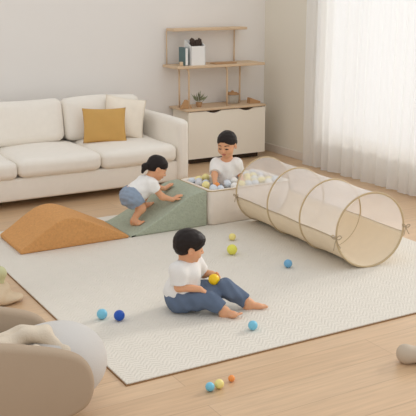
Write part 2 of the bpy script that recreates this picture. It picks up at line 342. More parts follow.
# ------------------------------------------------------------------ curtains
def curtain(name, y0, y1, label, seed, n_f):
    rs = random.Random(seed); t = thing(name, label, 'curtain', (5.77, (y0 + y1) / 2, 0), 0, 'sheer window curtains')
    ny, nz = n_f * 14, 30; V = []; Fc = []; L = y1 - y0
    ph = [rs.uniform(0, 6) for _ in range(6)]
    for j in range(nz + 1):
        z = 0.012 + (2.62 - 0.012) * j / nz; zz = j / nz
        for i in range(ny + 1):
            u = i / ny; q = u + 0.018 * math.sin(2 * PI * 2.3 * u + ph[0]) + 0.008 * math.sin(2 * PI * 5.1 * u + ph[1])
            a = 2 * PI * n_f * q + 0.5 * (1 - zz) * math.sin(5 * u + ph[2])
            amp = 0.036 * (0.75 + 0.25 * math.sin(7 * u + ph[3])) * (0.75 + 0.35 * (1 - zz))
            x = amp * math.sin(a) + 0.010 * math.sin(2.3 * a + ph[4]) - 0.012 * (1 - zz)
            y = (u - .5) * L * (1 + 0.02 * (1 - zz)) + 0.014 * math.cos(a) + 0.02 * (1 - zz) * math.sin(4 * u + ph[5])
            V.append((x, y, z + 0.004 * math.sin(a * .5) * (1 - zz)))
    for j in range(nz):
        for i in range(ny): Fc.append((j * (ny + 1) + i, j * (ny + 1) + i + 1, (j + 1) * (ny + 1) + i + 1, (j + 1) * (ny + 1) + i))
    shp = link_mesh('sheer_panel', V, Fc, M['curtain'], t)
    tube('hem', [(V[i][0], V[i][1], V[i][2] + .002) for i in range(ny + 1)], 0.004, M['curtain'], shp, 6)
    return t
curtain('curtain', 6.34, 7.78, 'white sheer curtain panel nearest the corner and the cabinet', 3, 8)
curtain('curtain', 5.55, 6.32, 'white sheer curtain panel at the right frame edge, overlapping its neighbour', 5, 5)
rl = tag(tube('curtain_rail', [(5.77, 2.0, 2.66), (5.77, 5, 2.66), (5.77, 7.85, 2.66)], 0.018, M['metal']), 'ceiling rail carrying the sheer curtains above the window', 'curtain rail')

# ------------------------------------------------------------------ rug
rg = thing('area_rug', 'large cream textured rug under the children and play blocks', 'rug', (3.16, 5.23, 0))
def slab(name, x0, x1, y0, y1, z0, z1, m, parent, r=0.004):
    return box(name, (x0, x1, y0, y1, z0, z1), m, parent, bevel=r, seg=2)
slab('pile', -1.52, 1.54, -1.55, 1.53, .004, .013, M['rug'], rg); slab('binding_shadow_line', -1.525, 1.545, -1.557, 1.537, 0.0005, .0045, M['bind_shadow'], rg, .001)  # brown edge strip is the binding and also paints in its thin shadow line
RZ = 0.013

# ------------------------------------------------------------------ sofa
sf = thing('sofa', 'long cream fabric sofa with thick square arms against back wall', 'sofa', (2.65, 7.9, 0))
def sb(b): return (b[0] - 2.65, b[1] - 2.65, b[2] - 7.9, b[3] - 7.9, b[4], b[5])
box('base', sb((1.3, 3.95, 7.44, 8.40, .075, .285)), M['sofa'], sf, .025, 4, True)
for x0, x1 in ((1.12, 1.31), (3.935, 4.06)):
    cushion('arm', sb((x0, x1, 7.40, 8.52, .07, .695)), M['sofa'], sf, .045, (0.012, 0.004, 0.006), 14, .003)
cushion('back_frame', sb((1.3, 3.92, 8.34, 8.54, .075, .74)), M['sofa'], sf, .05, (0, 0, 0), 12, .002)
for i, (x0, x1) in enumerate(((1.315, 2.285), (2.29, 3.11), (3.115, 3.93))):
    cushion('seat_cushion', sb((x0, x1, 7.40, 8.36, .28, .455)), M['sofa'], sf, .065, (0.004, 0.012, 0.025), 16, .005, i)
for i, (x0, x1) in enumerate(((1.33, 2.19), (2.20, 3.02), (3.03, 3.88))):
    o = cushion('back_cushion', (-(x1 - x0) / 2, (x1 - x0) / 2, -.11, .11, 0, .435), M['sofa'], sf, .075, (0.006, 0.035, 0.01), 16, .007, i + 5)
    o.location = ((x0 + x1) / 2 - 2.65, 8.19 - 7.9, .45); o.rotation_euler = (math.radians(-13), 0, 0)
for x in (1.25, 3.95):
    for y in (7.5, 8.4): 
        o = box('foot', (x - 2.65 - .03, x - 2.65 + .03, y - 7.93, y - 7.87, 0, .085), M['sofadark'], sf, .005)
tag(pillow('throw_pillow', .44, .36, .15, M['mustard'], (3.345, 7.88, .632), (math.radians(-22), 0, math.radians(-22)), seed=2), 'mustard yellow woven throw pillow leaning on the sofa back', 'pillow')
tag(pillow('throw_pillow', .43, .43, .15, M['creampil'], (3.625, 8.01, .675), (math.radians(-20), math.radians(10), math.radians(-18)), seed=4), 'cream throw pillow half behind the mustard pillow on the sofa', 'pillow')

# ------------------------------------------------------------------ sideboard and shelf rack
SX0, SX1, SY0, SY1, SZ = 4.58, 5.62, 8.38, 8.78, .64
sd = thing('sideboard', 'low cream sideboard with oak top and finger-notch doors in the corner', 'sideboard', ((SX0 + SX1) / 2, 8.58, 0))
cx, cy = (SX0 + SX1) / 2, 8.58
hx = (SX1 - SX0) / 2; hy = .20
bm = bmesh.new(); box_bm(bm, -hx + .01, hx - .01, -hy + .02, hy, .07, SZ - .03, .004)
from_bm('carcass', bm, M['cabinet'], sd)
box('plinth', (-hx + .05, hx - .05, -hy + .07, hy - .02, 0, .07), M['dark'], sd, 0)  # coloured dark to put in the shaded gap under the carcass
box('notch_shade', (-hx + .03, hx - .03, -hy + .012, -hy + .022, .1, SZ - .032), M['dark'], sd, 0)  # dark sheet behind the notches, standing in for the shaded interior
cushion('countertop', (-hx - .03, hx + .005, -hy - .02, hy + .01, SZ - .028, SZ), M['oak'], sd, .01, (0, 0, 0), 10, 0)
zt = SZ - .034; pts = [(-hx, .065), (hx, .065), (hx, zt)]
for cxn in (.26, -.18):
    for k in range(13): a = k / 12; pts.append((cxn + .105 * (1 - 2 * a), zt - .026 * math.sin(PI * a) ** 1.2))
pts.append((-hx, zt)); n = len(pts)
V = [(x, -hy - .006, z) for x, z in pts] + [(x, -hy + .012, z) for x, z in pts]
Fc = [tuple(range(n)), tuple(range(2 * n - 1, n - 1, -1))] + [(i, i + n, (i + 1) % n + n, (i + 1) % n) for i in range(n)]
link_mesh('flap_door', V, Fc, M['cabinet'], sd, False)
# rack standing on the sideboard
rk = thing('shelf_rack', 'slim oak shelf rack with two boards standing on the sideboard', 'shelf rack', (5.05, 8.6, SZ))
def rb(x0, x1, y0, y1, z0, z1): return (x0 - 5.05, x1 - 5.05, y0 - 8.6, y1 - 8.6, z0 - SZ, z1 - SZ)
ZM = 1.12; ZT = 1.525
box('middle_board', rb(4.47, 5.64, 8.42, 8.785, ZM - .03, ZM), M['oak'], rk, .006, 2)
box('top_board', rb(4.52, 5.50, 8.60, 8.785, ZT - .03, ZT), M['oak'], rk, .006, 2)
for x, y in ((4.565, 8.56), (4.635, 8.46), (5.14, 8.46), (5.40, 8.60)):
    pts = [(x - 5.05, y - 8.6, 0), (x - 5.05, y - 8.6, .22), (x - 5.05, y - 8.6, ZM - SZ - .08), (x - 5.05 - .008, y - 8.6, ZM - SZ - .045), (x - 5.05 - .03, y - 8.6, ZM - SZ - .026)] if y < 8.5 else [(x - 5.05, y - 8.6, 0), (x - 5.05, y - 8.6, .25), (x - 5.05, y - 8.6, ZM - SZ - .026)]
    tube('post', pts, .011, M['oak'], rk, 8)
for x in (4.515, 5.42):
    tube('upright', [(x - 5.05, 8.765 - 8.6, ZM - SZ - .002), (x - 5.05, 8.765 - 8.6, .6), (x - 5.05, 8.765 - 8.6, ZT - SZ - .028)], .008, M['oak'], rk, 8)
# things on the middle board
h = thing('magazine_holder', 'white slant-top magazine holder on the middle shelf board', 'magazine holder', (4.765, 8.55, ZM))
bm = bmesh.new(); box_bm(bm, -.09, .09, -.075, .075, 0, .008); box_bm(bm, -.09, .09, -.079, -.073, 0, .215); box_bm(bm, -.09, .09, .073, .079, 0, .28); from_bm('front_panel', bm, M['white'], h)
for x in (-.0935, .087): link_mesh('side_panel', [(x, -.079, 0), (x, .079, 0), (x, .079, .28), (x, -.079, .215), (x + .006, -.079, 0), (x + .006, .079, 0), (x + .006, .079, .28), (x + .006, -.079, .215)], [(0, 1, 2, 3), (7, 6, 5, 4), (0, 4, 5, 1), (1, 5, 6, 2), (2, 6, 7, 3), (3, 7, 4, 0)], M['white'], h, False)
bk = thing('brush', 'dark brown bristle brush head-up in the white magazine holder', 'brush', (4.775, 8.55, ZM + .008)); 
tube('handle', [(0, 0, 0), (0, 0, .1), (.0, 0, .17)], .012, M['oakd'], bk, 8)
s = SDF((-.1, -.06, .12), (.1, .06, .32), .006); s.ell((-.045, 0, .235), (.03, .035, .06), k=.02).ell((.01, 0, .225), (.036, .035, .05), k=.02).ell((.05, 0, .235), (.025, .03, .055), k=.02).noise(.004, 120, 3); s.obj('bristles', M['brown'], bk)
b_ = thing('book', 'teal hardback book standing left of the white magazine holder', 'book', (4.625, 8.565, ZM))
cov = box('cover', (-.02, .02, -.075, .075, 0, .2), M['teal'], b_, .003); box('pages', (-.015, .015, -.078, -.0745, .005, .195), M['white'], cov, .001)
tag(lathe('wooden_peg', [(.02, 0), (.022, .004), (.022, .04), (.018, .046)], M['oak'], loc=(4.56, 8.50, ZM)), 'short wooden peg cup at the left end of the middle board', 'cup')
tag(box('tray', (4.99, 5.28, 8.47, 8.60, ZM, ZM + .012), M['oakd'], bevel=.004), 'thin flat wooden tray lying on the middle shelf board', 'tray')
# things on the sideboard top
pp = thing('potted_plant', 'small grey-green plant in a terracotta pot on the sideboard', 'plant', (4.80, 8.52, SZ))
pot_ = lathe('pot', [(.028, 0), (.038, .05), (.04, .055), (.034, .056), (.032, .048)], M['terra'], pp)
lathe('soil', [(.031, .044), (.03, .0475), (.002, .048)], M['soil'], pot_)
V = []; Fc = []; rs = random.Random(3)
for k in range(46):
    a = rs.uniform(0, 2 * PI); e = rs.uniform(.5, 1.45); L = rs.uniform(.05, .13); d = Vector((math.cos(a) * math.cos(e), math.sin(a) * math.cos(e), math.sin(e)))
    b0 = Vector((rs.uniform(-.02, .02), rs.uniform(-.02, .02), .046)) + d * L * .35; sd_ = d.orthogonal().normalized() * .011; nn = d.cross(sd_).normalized() * .003; n0 = len(V)
    V += [b0, b0 + d * L * .4 + sd_ + nn, b0 + d * L * .8, b0 + d * L * .4 - sd_ + nn, b0 + d * L * .4 - nn * .5]; Fc += [(n0, n0 + 1, n0 + 4), (n0 + 1, n0 + 2, n0 + 4), (n0 + 2, n0 + 3, n0 + 4), (n0 + 3, n0, n0 + 4)]
link_mesh('foliage', V, Fc, M['leaf'], pp, False)
bs = thing('basket', 'small pale woven basket with wooden rim at right on the sideboard', 'basket', (5.30, 8.60, SZ))
lathe('body', [(.062, 0), (.07, .03), (.071, .105), (.064, .108), (.062, .02)], M['basket'], bs, 28)
rim_ = lathe('rim', [(.067, .105), (.075, .105), (.076, .12), (.066, .12)], M['oakd'], bs, 28); lathe('lid', [(.064, .118), (.058, .13), (.018, .134), (.016, .148), (.006, .152)], M['oakd'], rim_, 24)
link_mesh('wooden_ramp', [(-.07, -.035, 0), (.08, -.035, 0), (.08, .035, 0), (-.07, .035, 0), (-.06, -.035, .07), (-.06, .035, .07), (.0, -.035, .045), (0, .035, .045), (.08, -.035, .02), (.08, .035, .02)],
          [(3, 2, 1, 0), (0, 1, 8, 6, 4), (5, 7, 9, 2, 3), (4, 6, 7, 5), (6, 8, 9, 7), (8, 1, 2, 9), (0, 4, 5, 3)], M['oakd'], None, False, (5.53, 8.5, SZ))
tag(bpy.data.objects['wooden_ramp'], 'brown wooden ramp block right of the basket on the sideboard', 'toy')
tr_ = thing('wooden_house_frame', 'wooden triangle ornament at the left end of the sideboard top', 'ornament', (4.685, 8.60, SZ))
tr_.location = (4.60, 8.47, SZ)
bm = bmesh.new(); V = []; Fc = []
for y in (-.015, .015): V += [(-.075, y, 0), (.075, y, 0), (.01, y, .1), (-.01, y, .1), (-.03, y, .022), (.03, y, .022), (.0, y, .065)]
o = link_mesh('frame', [(-.075, -.015, 0), (.075, -.015, 0), (.012, -.015, .1), (-.012, -.015, .1), (-.075, .015, 0), (.075, .015, 0), (.012, .015, .1), (-.012, .015, .1)], [(0, 1, 2, 3), (7, 6, 5, 4), (0, 4, 5, 1), (1, 5, 6, 2), (2, 6, 7, 3), (3, 7, 4, 0)], M['oakd'], tr_, False)
bm.free()

# ------------------------------------------------------------------ foam blocks
def loft(name, prof, y0, y1, m, parent=None, r=.012, z0=RZ):
    """closed x-z outline pushed along Y, edges rounded"""
    bm = bmesh.new(); vs = [bm.verts.new((x, y0, z + z0)) for x, z in prof]; f = bm.faces.new(vs)
    e = bmesh.ops.extrude_face_region(bm, geom=[f]); up = [v for v in e['geom'] if isinstance(v, bmesh.types.BMVert)]
    for v in up: v.co.y = y1
    bmesh.ops.recalc_face_normals(bm, faces=bm.faces)
    ed = [q for q in bm.edges if q.calc_face_angle(0) > .5]
    bmesh.ops.bevel(bm, geom=ed, offset=r, segments=3, profile=.5, affect='EDGES')
    o = from_bm(name, bm, m, parent, True); o.data.set_sharp_from_angle(angle=math.radians(40))
    return o
def spline(P, n=10):
    out = []
    for i in range(len(P) - 1):
        p0, p1, p2, p3 = [np.array(P[max(0, min(len(P) - 1, j))], float) for j in (i - 1, i, i + 1, i + 2)]
        for k in range(n):
            t = k / n; out.append(tuple(.5 * (2 * p1 + (p2 - p0) * t + (2 * p0 - 5 * p1 + 4 * p2 - p3) * t * t + (3 * p1 - p0 - 3 * p2 + p3) * t ** 3)))
    out.append(tuple(P[-1])); return out
top = spline([(1.845, .032), (1.94, .088), (2.035, .152), (2.14, .212), (2.235, .236), (2.32, .226), (2.44, .175), (2.58, .105), (2.68, .055), (2.755, .02)], 5)
hump = loft('foam_hump', [(1.85, 0)] + top + [(2.755, 0)], 6.05, 6.58, M['orange'])
tag(hump, 'ochre orange foam hump block left of the green ramp on the rug', 'foam block')
gtop = spline([(2.765, .008), (2.86, .040), (2.965, .088), (3.10, .158), (3.23, .230), (3.33, .282), (3.41, .302), (3.485, .306)], 6)
slope = loft('foam_ramp', [(2.765, 0)] + gtop + [(3.485, 0)], 6.05, 6.58, M['green'])
tag(slope, 'sage green foam ramp block the girl is climbing', 'foam block')
def slope_z(x): return RZ + np.interp(x, [p[0] for p in gtop], [p[1] for p in gtop])

# ------------------------------------------------------------------ ball pit
PX0, PX1, PY0, PY1, PT = 3.495, 4.36, 6.03, 6.60, .315
pt = thing('ball_pit', 'square oatmeal fabric ball pit beside the green ramp', 'ball pit', ((PX0 + PX1) / 2, (PY0 + PY1) / 2, RZ))
def rrect(hx, hy, r, n=6):
    P = []
    for (sx, sy, a0) in ((1, 1, 0), (-1, 1, 90), (-1, -1, 180), (1, -1, 270)):
        for k in range(n + 1):
            a = math.radians(a0 + 90 * k / n); P.append((sx * (hx - r) + r * math.cos(a), sy * (hy - r) + r * math.sin(a)))
    return P
hx, hy = (PX1 - PX0) / 2, (PY1 - PY0) / 2; wt = .055; zt = PT - RZ
loops = [(hx - .012, hy - .012, .05, 0), (hx, hy, .055, .012), (hx + .003, hy + .003, .055, zt * .5), (hx, hy, .055, zt - .018), (hx - .006, hy - .006, .05, zt - .005), (hx - .018, hy - .018, .045, zt), (hx - wt + .018, hy - wt + .018, .035, zt), (hx - wt + .005, hy - wt + .005, .03, zt - .006), (hx - wt, hy - wt, .03, zt - .018), (hx - wt, hy - wt, .03, .15)]
V = []; Fc = []; n = 28
for (a, b, r, z) in loops: V += [(x, y, z) for x, y in rrect(a, b, r)]
for i in range(len(loops) - 1):
    for k in range(n): Fc.append((i * n + k, i * n + (k + 1) % n, (i + 1) * n + (k + 1) % n, (i + 1) * n + k))
Fc.append(tuple(range(n))[::-1]); Fc.append(tuple((len(loops) - 1) * n + k for k in range(n)))
pitw = link_mesh('padded_wall', V, Fc, M['pit'], pt)
V, Fc = tube_data([(x, y, zt - .004) for x, y in rrect(hx - .003, hy - .003, .05)], .005, 6, True); link_mesh('piping', V, Fc, M['hoop'], pitw)

# ------------------------------------------------------------------ people
def frame(Fd, up=(0, 0, 1)):
    Fd = unit(Fd); S = unit(np.cross(np.asarray(up, float), Fd)); return Fd, S, np.cross(Fd, S)   # forward, left, up
class Person:
    def __init__(s, lo, hi, vox): s.lo, s.hi, s.vox = lo, hi, vox; s.b = SDF(lo, hi, vox); s.paints = []
    def new(s, vox=None): return SDF(s.lo, s.hi, vox or s.vox)
    def head(s, c, Fd, up, u=.1, neck_to=None):
        Fd, S, U = frame(Fd, up); s.hc, s.hF, s.hS, s.hU, s.u = np.array(c), Fd, S, U, u; ax = [Fd, S, U]
        L = lambda x, y, z: s.hc + u * (x * Fd + y * S + z * U); s.L = L; b = s.b
        b.ell(L(-.08, 0, .28), V3(.90, .76, .74) * u, ax, .01)
        b.ell(L(.22, 0, -.28), V3(.62, .62, .72) * u, ax, .03)
        for q in (1, -1):
            b.ell(L(.46, q * .34, -.42), V3(.30, .27, .28) * u, ax, .02); b.ell(L(-.02, q * .76, -.18), V3(.17, .07, .24) * u, ax, .006); b.ell(L(.03, q * .82, -.18), V3(.07, .05, .12) * u, ax, .004, True)
        b.ell(L(.56, 0, -.82), V3(.2, .24, .17) * u, ax, .02)
        for q in (1, -1): b.ell(L(.88, q * .3, -.13), V3(.12, .17, .09) * u, ax, .012, True)
        for q in (1, -1): b.ell(L(.68, q * .3, -.14), V3(.13, .16, .10) * u, ax, .004)
        b.cone(L(.80, 0, -.08), L(.94, 0, -.33), .06 * u, .10 * u, .012)
        for q in (1, -1): b.ell(L(.86, q * .11, -.36), V3(.08, .08, .07) * u, ax, .006)
        b.ell(L(.80, 0, -.56), V3(.1, .21, .055) * u, ax, .006); b.ell(L(.78, 0, -.65), V3(.1, .18, .055) * u, ax, .005)
        if neck_to is not None: b.cone(L(-.18, 0, -.6), neck_to, .40 * u, .42 * u, .025)
    def face_paint(s, P):
        q = (P - s.hc) / s.u; x, y, z = q @ s.hF, q @ s.hS, q @ s.hU; r = np.zeros(len(P), int)
        ay = np.abs(y); fr = x > .45
        r[fr & (((ay - .30) / .15) ** 2 + ((z + .14) / .055) ** 2 < 1)] = 2                       # eyes
        r[fr & (np.abs(z - .10 - .06 * np.cos((ay - .3) * 6)) < .032) & (ay > .14) & (ay < .5)] = 3    # brows
        r[fr & ((y / .2) ** 2 + ((z + .60) / .085) ** 2 < 1)] = 1                                # lips
        return r
    def hair(s, parent, style):
        h = SDF(s.hc - 2.4 * s.u, s.hc + 2.4 * s.u, .0028); u = s.u; L = s.L; ax = [s.hF, s.hS, s.hU]
        if style == 'bowl':
            h.ell(L(-.09, 0, .30), V3(.99, .88, .82) * u, ax, .01); h.ell(L(-.45, 0, -.16), V3(.52, .70, .52) * u, ax, .03); h.ell(L(.45, 0, .5), V3(.5, .7, .42) * u, ax, .02)
            h.ell(L(1.04, 0, -.50), V3(.74, .80, .74) * u, ax, .014, True)
            for q in (1, -1): h.ell(L(.02, q * .82, -.24), V3(.30, .26, .30) * u, ax, .008, True)
            h.cut(L(-.3, 0, -.56), -s.hU + .25 * s.hF)
        elif style == 'short':
            h.ell(L(-.09, 0, .29), V3(.93, .79, .775) * u, ax, .01); h.ell(L(-.42, 0, -.1), V3(.5, .66, .46) * u, ax, .03)
            h.ell(L(1.06, 0, -.46), V3(.66, .76, .90) * u, ax, .02, True)
            for q in (1, -1): h.ell(L(.06, q * .90, -.26), V3(.26, .26, .32) * u, ax, .012, True)
            h.cut(L(-.3, 0, -.45), -s.hU + .25 * s.hF)
        else:
            h.ell(L(-.08, 0, .29), V3(.945, .805, .79) * u, ax, .01); h.ell(L(-.42, 0, -.1), V3(.50, .64, .48) * u, ax, .03)
            h.ell(L(.98, 0, -.40), V3(.68, .80, .80) * u, ax, .012, True)
            for q in (1, -1): h.ell(L(.06, q * .84, -.26), V3(.30, .26, .32) * u, ax, .008, True)
            h.cut(L(-.3, 0, -.5), -s.hU + .25 * s.hF)
            h.cone(L(-.82, .0, -.15), L(-1.02, -.1, -.38), .15 * u, .26 * u, .015); h.cone(L(-1.02, -.1, -.38), L(-1.0, -.1, -.92), .27 * u, .13 * u, .02)
        h.noise(.0010, 110, 5)
        return h.obj('hair', M['hair'], parent)
    def hand(s, wr, d, nrm, thumb, curl=.35, sc=1.0, spread=.10):
        """wr wrist, d finger direction, nrm the way the palm faces, thumb = +1/-1 side"""
        d = unit(d); n = unit(np.asarray(nrm) - d * np.dot(nrm, d)); a = np.cross(d, n) * thumb; b = s.b; wr = np.asarray(wr, float)
        pc = wr + d * .026 * sc; b.ell(pc, V3(.03, .024, .013) * sc, [d, a, n], .012)
        for i, (o_, ln) in enumerate(((.0195, .038), (.0065, .043), (-.0065, .040), (-.0185, .031))):
            p = wr + d * (.046 - .004 * abs(i - 1.3)) * sc + a * o_ * sc; ang = curl * .5; sd = d + a * (o_ / .02) * spread
            for j, (fr, r0, r1) in enumerate(((.45, .0068, .0064), (.32, .0064, .006), (.25, .006, .0052))):
                e = unit(unit(sd) * math.cos(ang) + n * math.sin(ang)); q = p + e * ln * fr * sc; b.cone(p, q, r0 * sc, r1 * sc, .004 if j else .006); p = q; ang += curl
        p = wr + d * .016 * sc + a * .018 * sc; t1 = unit(d * .7 + a * .8 + n * .25); t2 = unit(d * .95 + a * .25 + n * .4)
        q = p + t1 * .022 * sc; b.cone(wr + d * .01 * sc, q, .009 * sc, .0075 * sc, .008); b.cone(q, q + t2 * .02 * sc, .0072 * sc, .006 * sc, .004)
    def foot(s, an, toe_dir, up, side, ln=.125):
        """an ankle, toe_dir along the foot, up its top; side=+1 when the big toe is on the left"""
        T, S, U = frame(toe_dir, up); b = s.b; an = np.asarray(an, float); heel = an - T * .014 - U * .026
        b.ell(heel, V3(.026, .021, .022), [T, S, U], .02); b.cone(an - U * .008, an + T * .05 - U * .026, .022, .017, .02)
        ball = an + T * (ln - .055) - U * .036; b.ell(ball, V3(.028, .028, .013), [T, S, U], .02); b.cone(heel - U * .004, ball, .018, .013, .02)
        for i in range(5):
            o_ = (.021 - .0105 * i) * side; l_ = (.030, .027, .024, .020, .015)[i]; r = (.0085, .0066, .0062, .006, .0056)[i]
            p = ball + S * o_ + T * .012; b.cone(p, p + T * l_ + U * .002, r, r * .95, .004)
def limb(b, pts, rad, k=.02):
    for i in range(len(pts) - 1): b.cone(pts[i], pts[i + 1], rad[i], rad[i + 1], k)
def mixp(a, b, t): return np.asarray(a) * (1 - t) + np.asarray(b) * t

# ---- boy sitting on the rug
def boy_sitting():
    pel = V3(2.385, 4.462, .098); Fd, S, U = frame((.5, -.866, 0)); SM = pel + Fd * .035 + U * .20
    SR, SL = SM - S * .098, SM + S * .098
    hipR, hipL = pel - S * .055 + Fd * .03, pel + S * .055 + Fd * .03
    kR, aR = V3(2.482, 4.295, .112), V3(2.552, 4.218, .054); kL, aL = V3(2.612, 4.318, .158), V3(2.752, 4.250, .056)
    eR, wR = V3(2.318, 4.370, .198), V3(2.430, 4.312, .184); eL, wL = V3(2.552, 4.478, .214), V3(2.580, 4.418, .226)
    ball = V3(2.553, 4.347, .214)
    t = thing('person', 'child in pale tee and blue jeans sitting on the rug holding a yellow ball', 'person', (2.39, 4.46, RZ), 0, None)
    p = Person((2.15, 4.05, .0), (2.95, 4.70, .60), .0032)
    hF = unit((.95, -.30, -.20)); p.head((2.420, 4.425, .436), hF, (0.15, -.05, 1), .098, SM + U * .01)
    b = p.b
    b.ell(pel, V3(.085, .105, .085), [Fd, S, U], .03); b.cone(pel + U * .02, SM - U * .05, .085, .078, .04); b.cone(SR, SL, .042, .042, .04)
    limb(b, [SR, eR, wR], [.034, .028, .02]); limb(b, [SL, eL, wL], [.034, .028, .02])
    limb(b, [hipR, kR, aR], [.066, .045, .028]); limb(b, [hipL, kL, aL], [.066, .045, .028])
    p.hand(wR, (.80, -.35, -.45), (-0.1, .2, -1), 1, .4, .9)
    p.hand(wL, V3(.45, -.75, -.45), V3(-.6, -.5, -.1), -1, .45, .9, .2)
    p.foot(aR, (.55, -.75, .22), (.15, -.1, 1), 1, .115); p.foot(aL, (.86, -.42, .08), (.2, -.1, 1), -1)
    body = b.obj('body', [M['skin'], M['lip'], M['eye'], M['hair']], None, p.face_paint)
    for o in (body, p.hair(None, 'bowl')): o.parent = t; o.location = -Vector(t.location)
    # tee
    c = p.new(.004); c.cone(pel + U * .005, SM - U * .05, .107, .094, .04); c.ell(pel + U * .05 - Fd * .0, V3(.11, .118, .09), [Fd, S, U], .04); c.cone(SR + S * .01, SL - S * .01, .056, .056, .045)
    for a_, e_ in ((SR, eR), (SL, eL)): c.cone(a_, mixp(a_, e_, .80), .052, .053, .03, flat=True)
    c.noise(.003, 36, 21); c.cone(SM + U * .03, SM + U * .12 + Fd * .01, .048, .06, .006, True); c.cut(pel - U * .035, -U)
    o = c.obj('t_shirt', M['tee2'], t); o.location = -Vector(t.location)
    # jeans
    c = p.new(.004); c.ell(pel + U * .0, V3(.104, .12, .092), [Fd, S, U], .03)
    for h_, k_, a_ in ((hipR, kR, aR), (hipL, kL, aL)): c.cone(h_, k_, .084, .06, .035); c.cone(k_, mixp(k_, a_, .86), .06, .046, .02, flat=True)
    c.noise(.005, 70, 4); c.cut((0, 0, RZ + .001), (0, 0, -1))
    o = c.obj('jeans', M['jean'], t); o.location = -Vector(t.location)
    return ball
HELD = boy_sitting()

# ---- girl climbing the ramp
def girl():
    fz = lambda x: float(slope_z(x))
    pel = V3(2.895, 6.27, .300); SM = V3(3.040, 6.275, .390); Fd, S, U = frame((1, -.05, .0)); T = unit(SM - pel)
    SR, SL = SM - S * .080, SM + S * .080
    hipR, hipL = pel - S * .05, pel + S * .05
    aR = V3(2.872, 6.220, fz(2.872) + .048); kR = V3(2.940, 6.205, .200); kL = V3(3.060, 6.345, .30); aL = V3(3.025, 6.375, fz(3.025) + .05)
    wR = V3(3.200, 6.135, fz(3.200) + .032); eR = V3(3.120, 6.165, .285); wL = V3(3.262, 6.40, fz(3.262) + .03); eL = V3(3.180, 6.385, .318)
    t = thing('person', 'child in white tee and denim shorts climbing the green ramp', 'person', (2.9, 6.27, fz(2.9)))
    p = Person((2.70, 6.02, .0), (3.45, 6.55, .68), .0032)
    p.head((3.122, 6.262, .520), unit((.86, -.28, -.48)), (.5, -.05, 1), .096, SM + T * .0 + U * .0)
    b = p.b
    b.ell(pel, V3(.08, .09, .08), [Fd, S, U], .03); b.cone(pel, SM - T * .03, .08, .07, .04); b.cone(SR, SL, .038, .038, .04)
    limb(b, [SR, eR, wR], [.032, .026, .019]); limb(b, [SL, eL, wL], [.032, .026, .019])
    limb(b, [hipR, kR, aR], [.055, .038, .022]); limb(b, [hipL, kL, aL], [.055, .038, .024])
    sl = unit((1, 0, .55)); nd = unit((.45, 0, -1))
    p.hand(wR, sl * .95 + V3(0, -.08, 0), nd, -1, .18, 1.05, .16); p.hand(wL, sl + V3(0, .05, 0), nd, 1, .18, 1.05, .16)
    p.foot(aR, unit((.38, -.72, .18)), (-.42, 0, 1), 1, .098); p.foot(aL, unit((.9, 0, .45)), (-.45, 0, 1), -1, .11)
    body = b.obj('body', [M['skin'], M['lip'], M['eye'], M['hair']], None, p.face_paint)
    for o in (body, p.hair(None, 'tail')): o.parent = t; o.location = -Vector(t.location)
    tie = tag_none = link_tie(p, t)
    c = p.new(.004); c.cone(pel + T * .0, SM - T * .025, .094, .088, .04); c.cone(SR + S * .01, SL - S * .01, .052, .052, .045)
    for a_, e_ in ((SR, eR), (SL, eL)): c.cone(a_, mixp(a_, e_, .42), .048, .046, .03, flat=True)
    c.noise(.003, 45, 8); c.cone(SM + T * .03 + U * .04, SM + T * .10 + U * .08, .05, .06, .006, True); c.cut(pel - T * .012, -T + .25 * U)
    o = c.obj('t_shirt', M['tee'], t); o.location = -Vector(t.location)
    c = p.new(.004); c.ell(pel - T * .01, V3(.10, .108, .092), [T, S, np.cross(T, S)], .03)
    for h_, k_, f_ in ((hipR, kR, .62), (hipL, kL, .66)): c.cone(h_, mixp(h_, k_, f_), .078, .068, .035, flat=True)
    c.noise(.004, 70, 9); c.cut(pel + T * .035, T)
    o = c.obj('shorts', M['denim'], t); o.location = -Vector(t.location)
def link_tie(p, t):
    c = p.L(-.9, -.02, -.18); V, Fc = tube_data([c + p.u * .17 * (math.cos(a) * p.hS + math.sin(a) * unit(p.hU * .8 - p.hF * .5)) for a in np.linspace(0, 2 * PI, 14)[:-1]], .004, 6, True)
    o = link_mesh('hair_tie', V, Fc, M['p_g'], [q for q in t.children if q.name.startswith('hair')][0]); o['label'] = 'pale hair tie'; return o
girl()

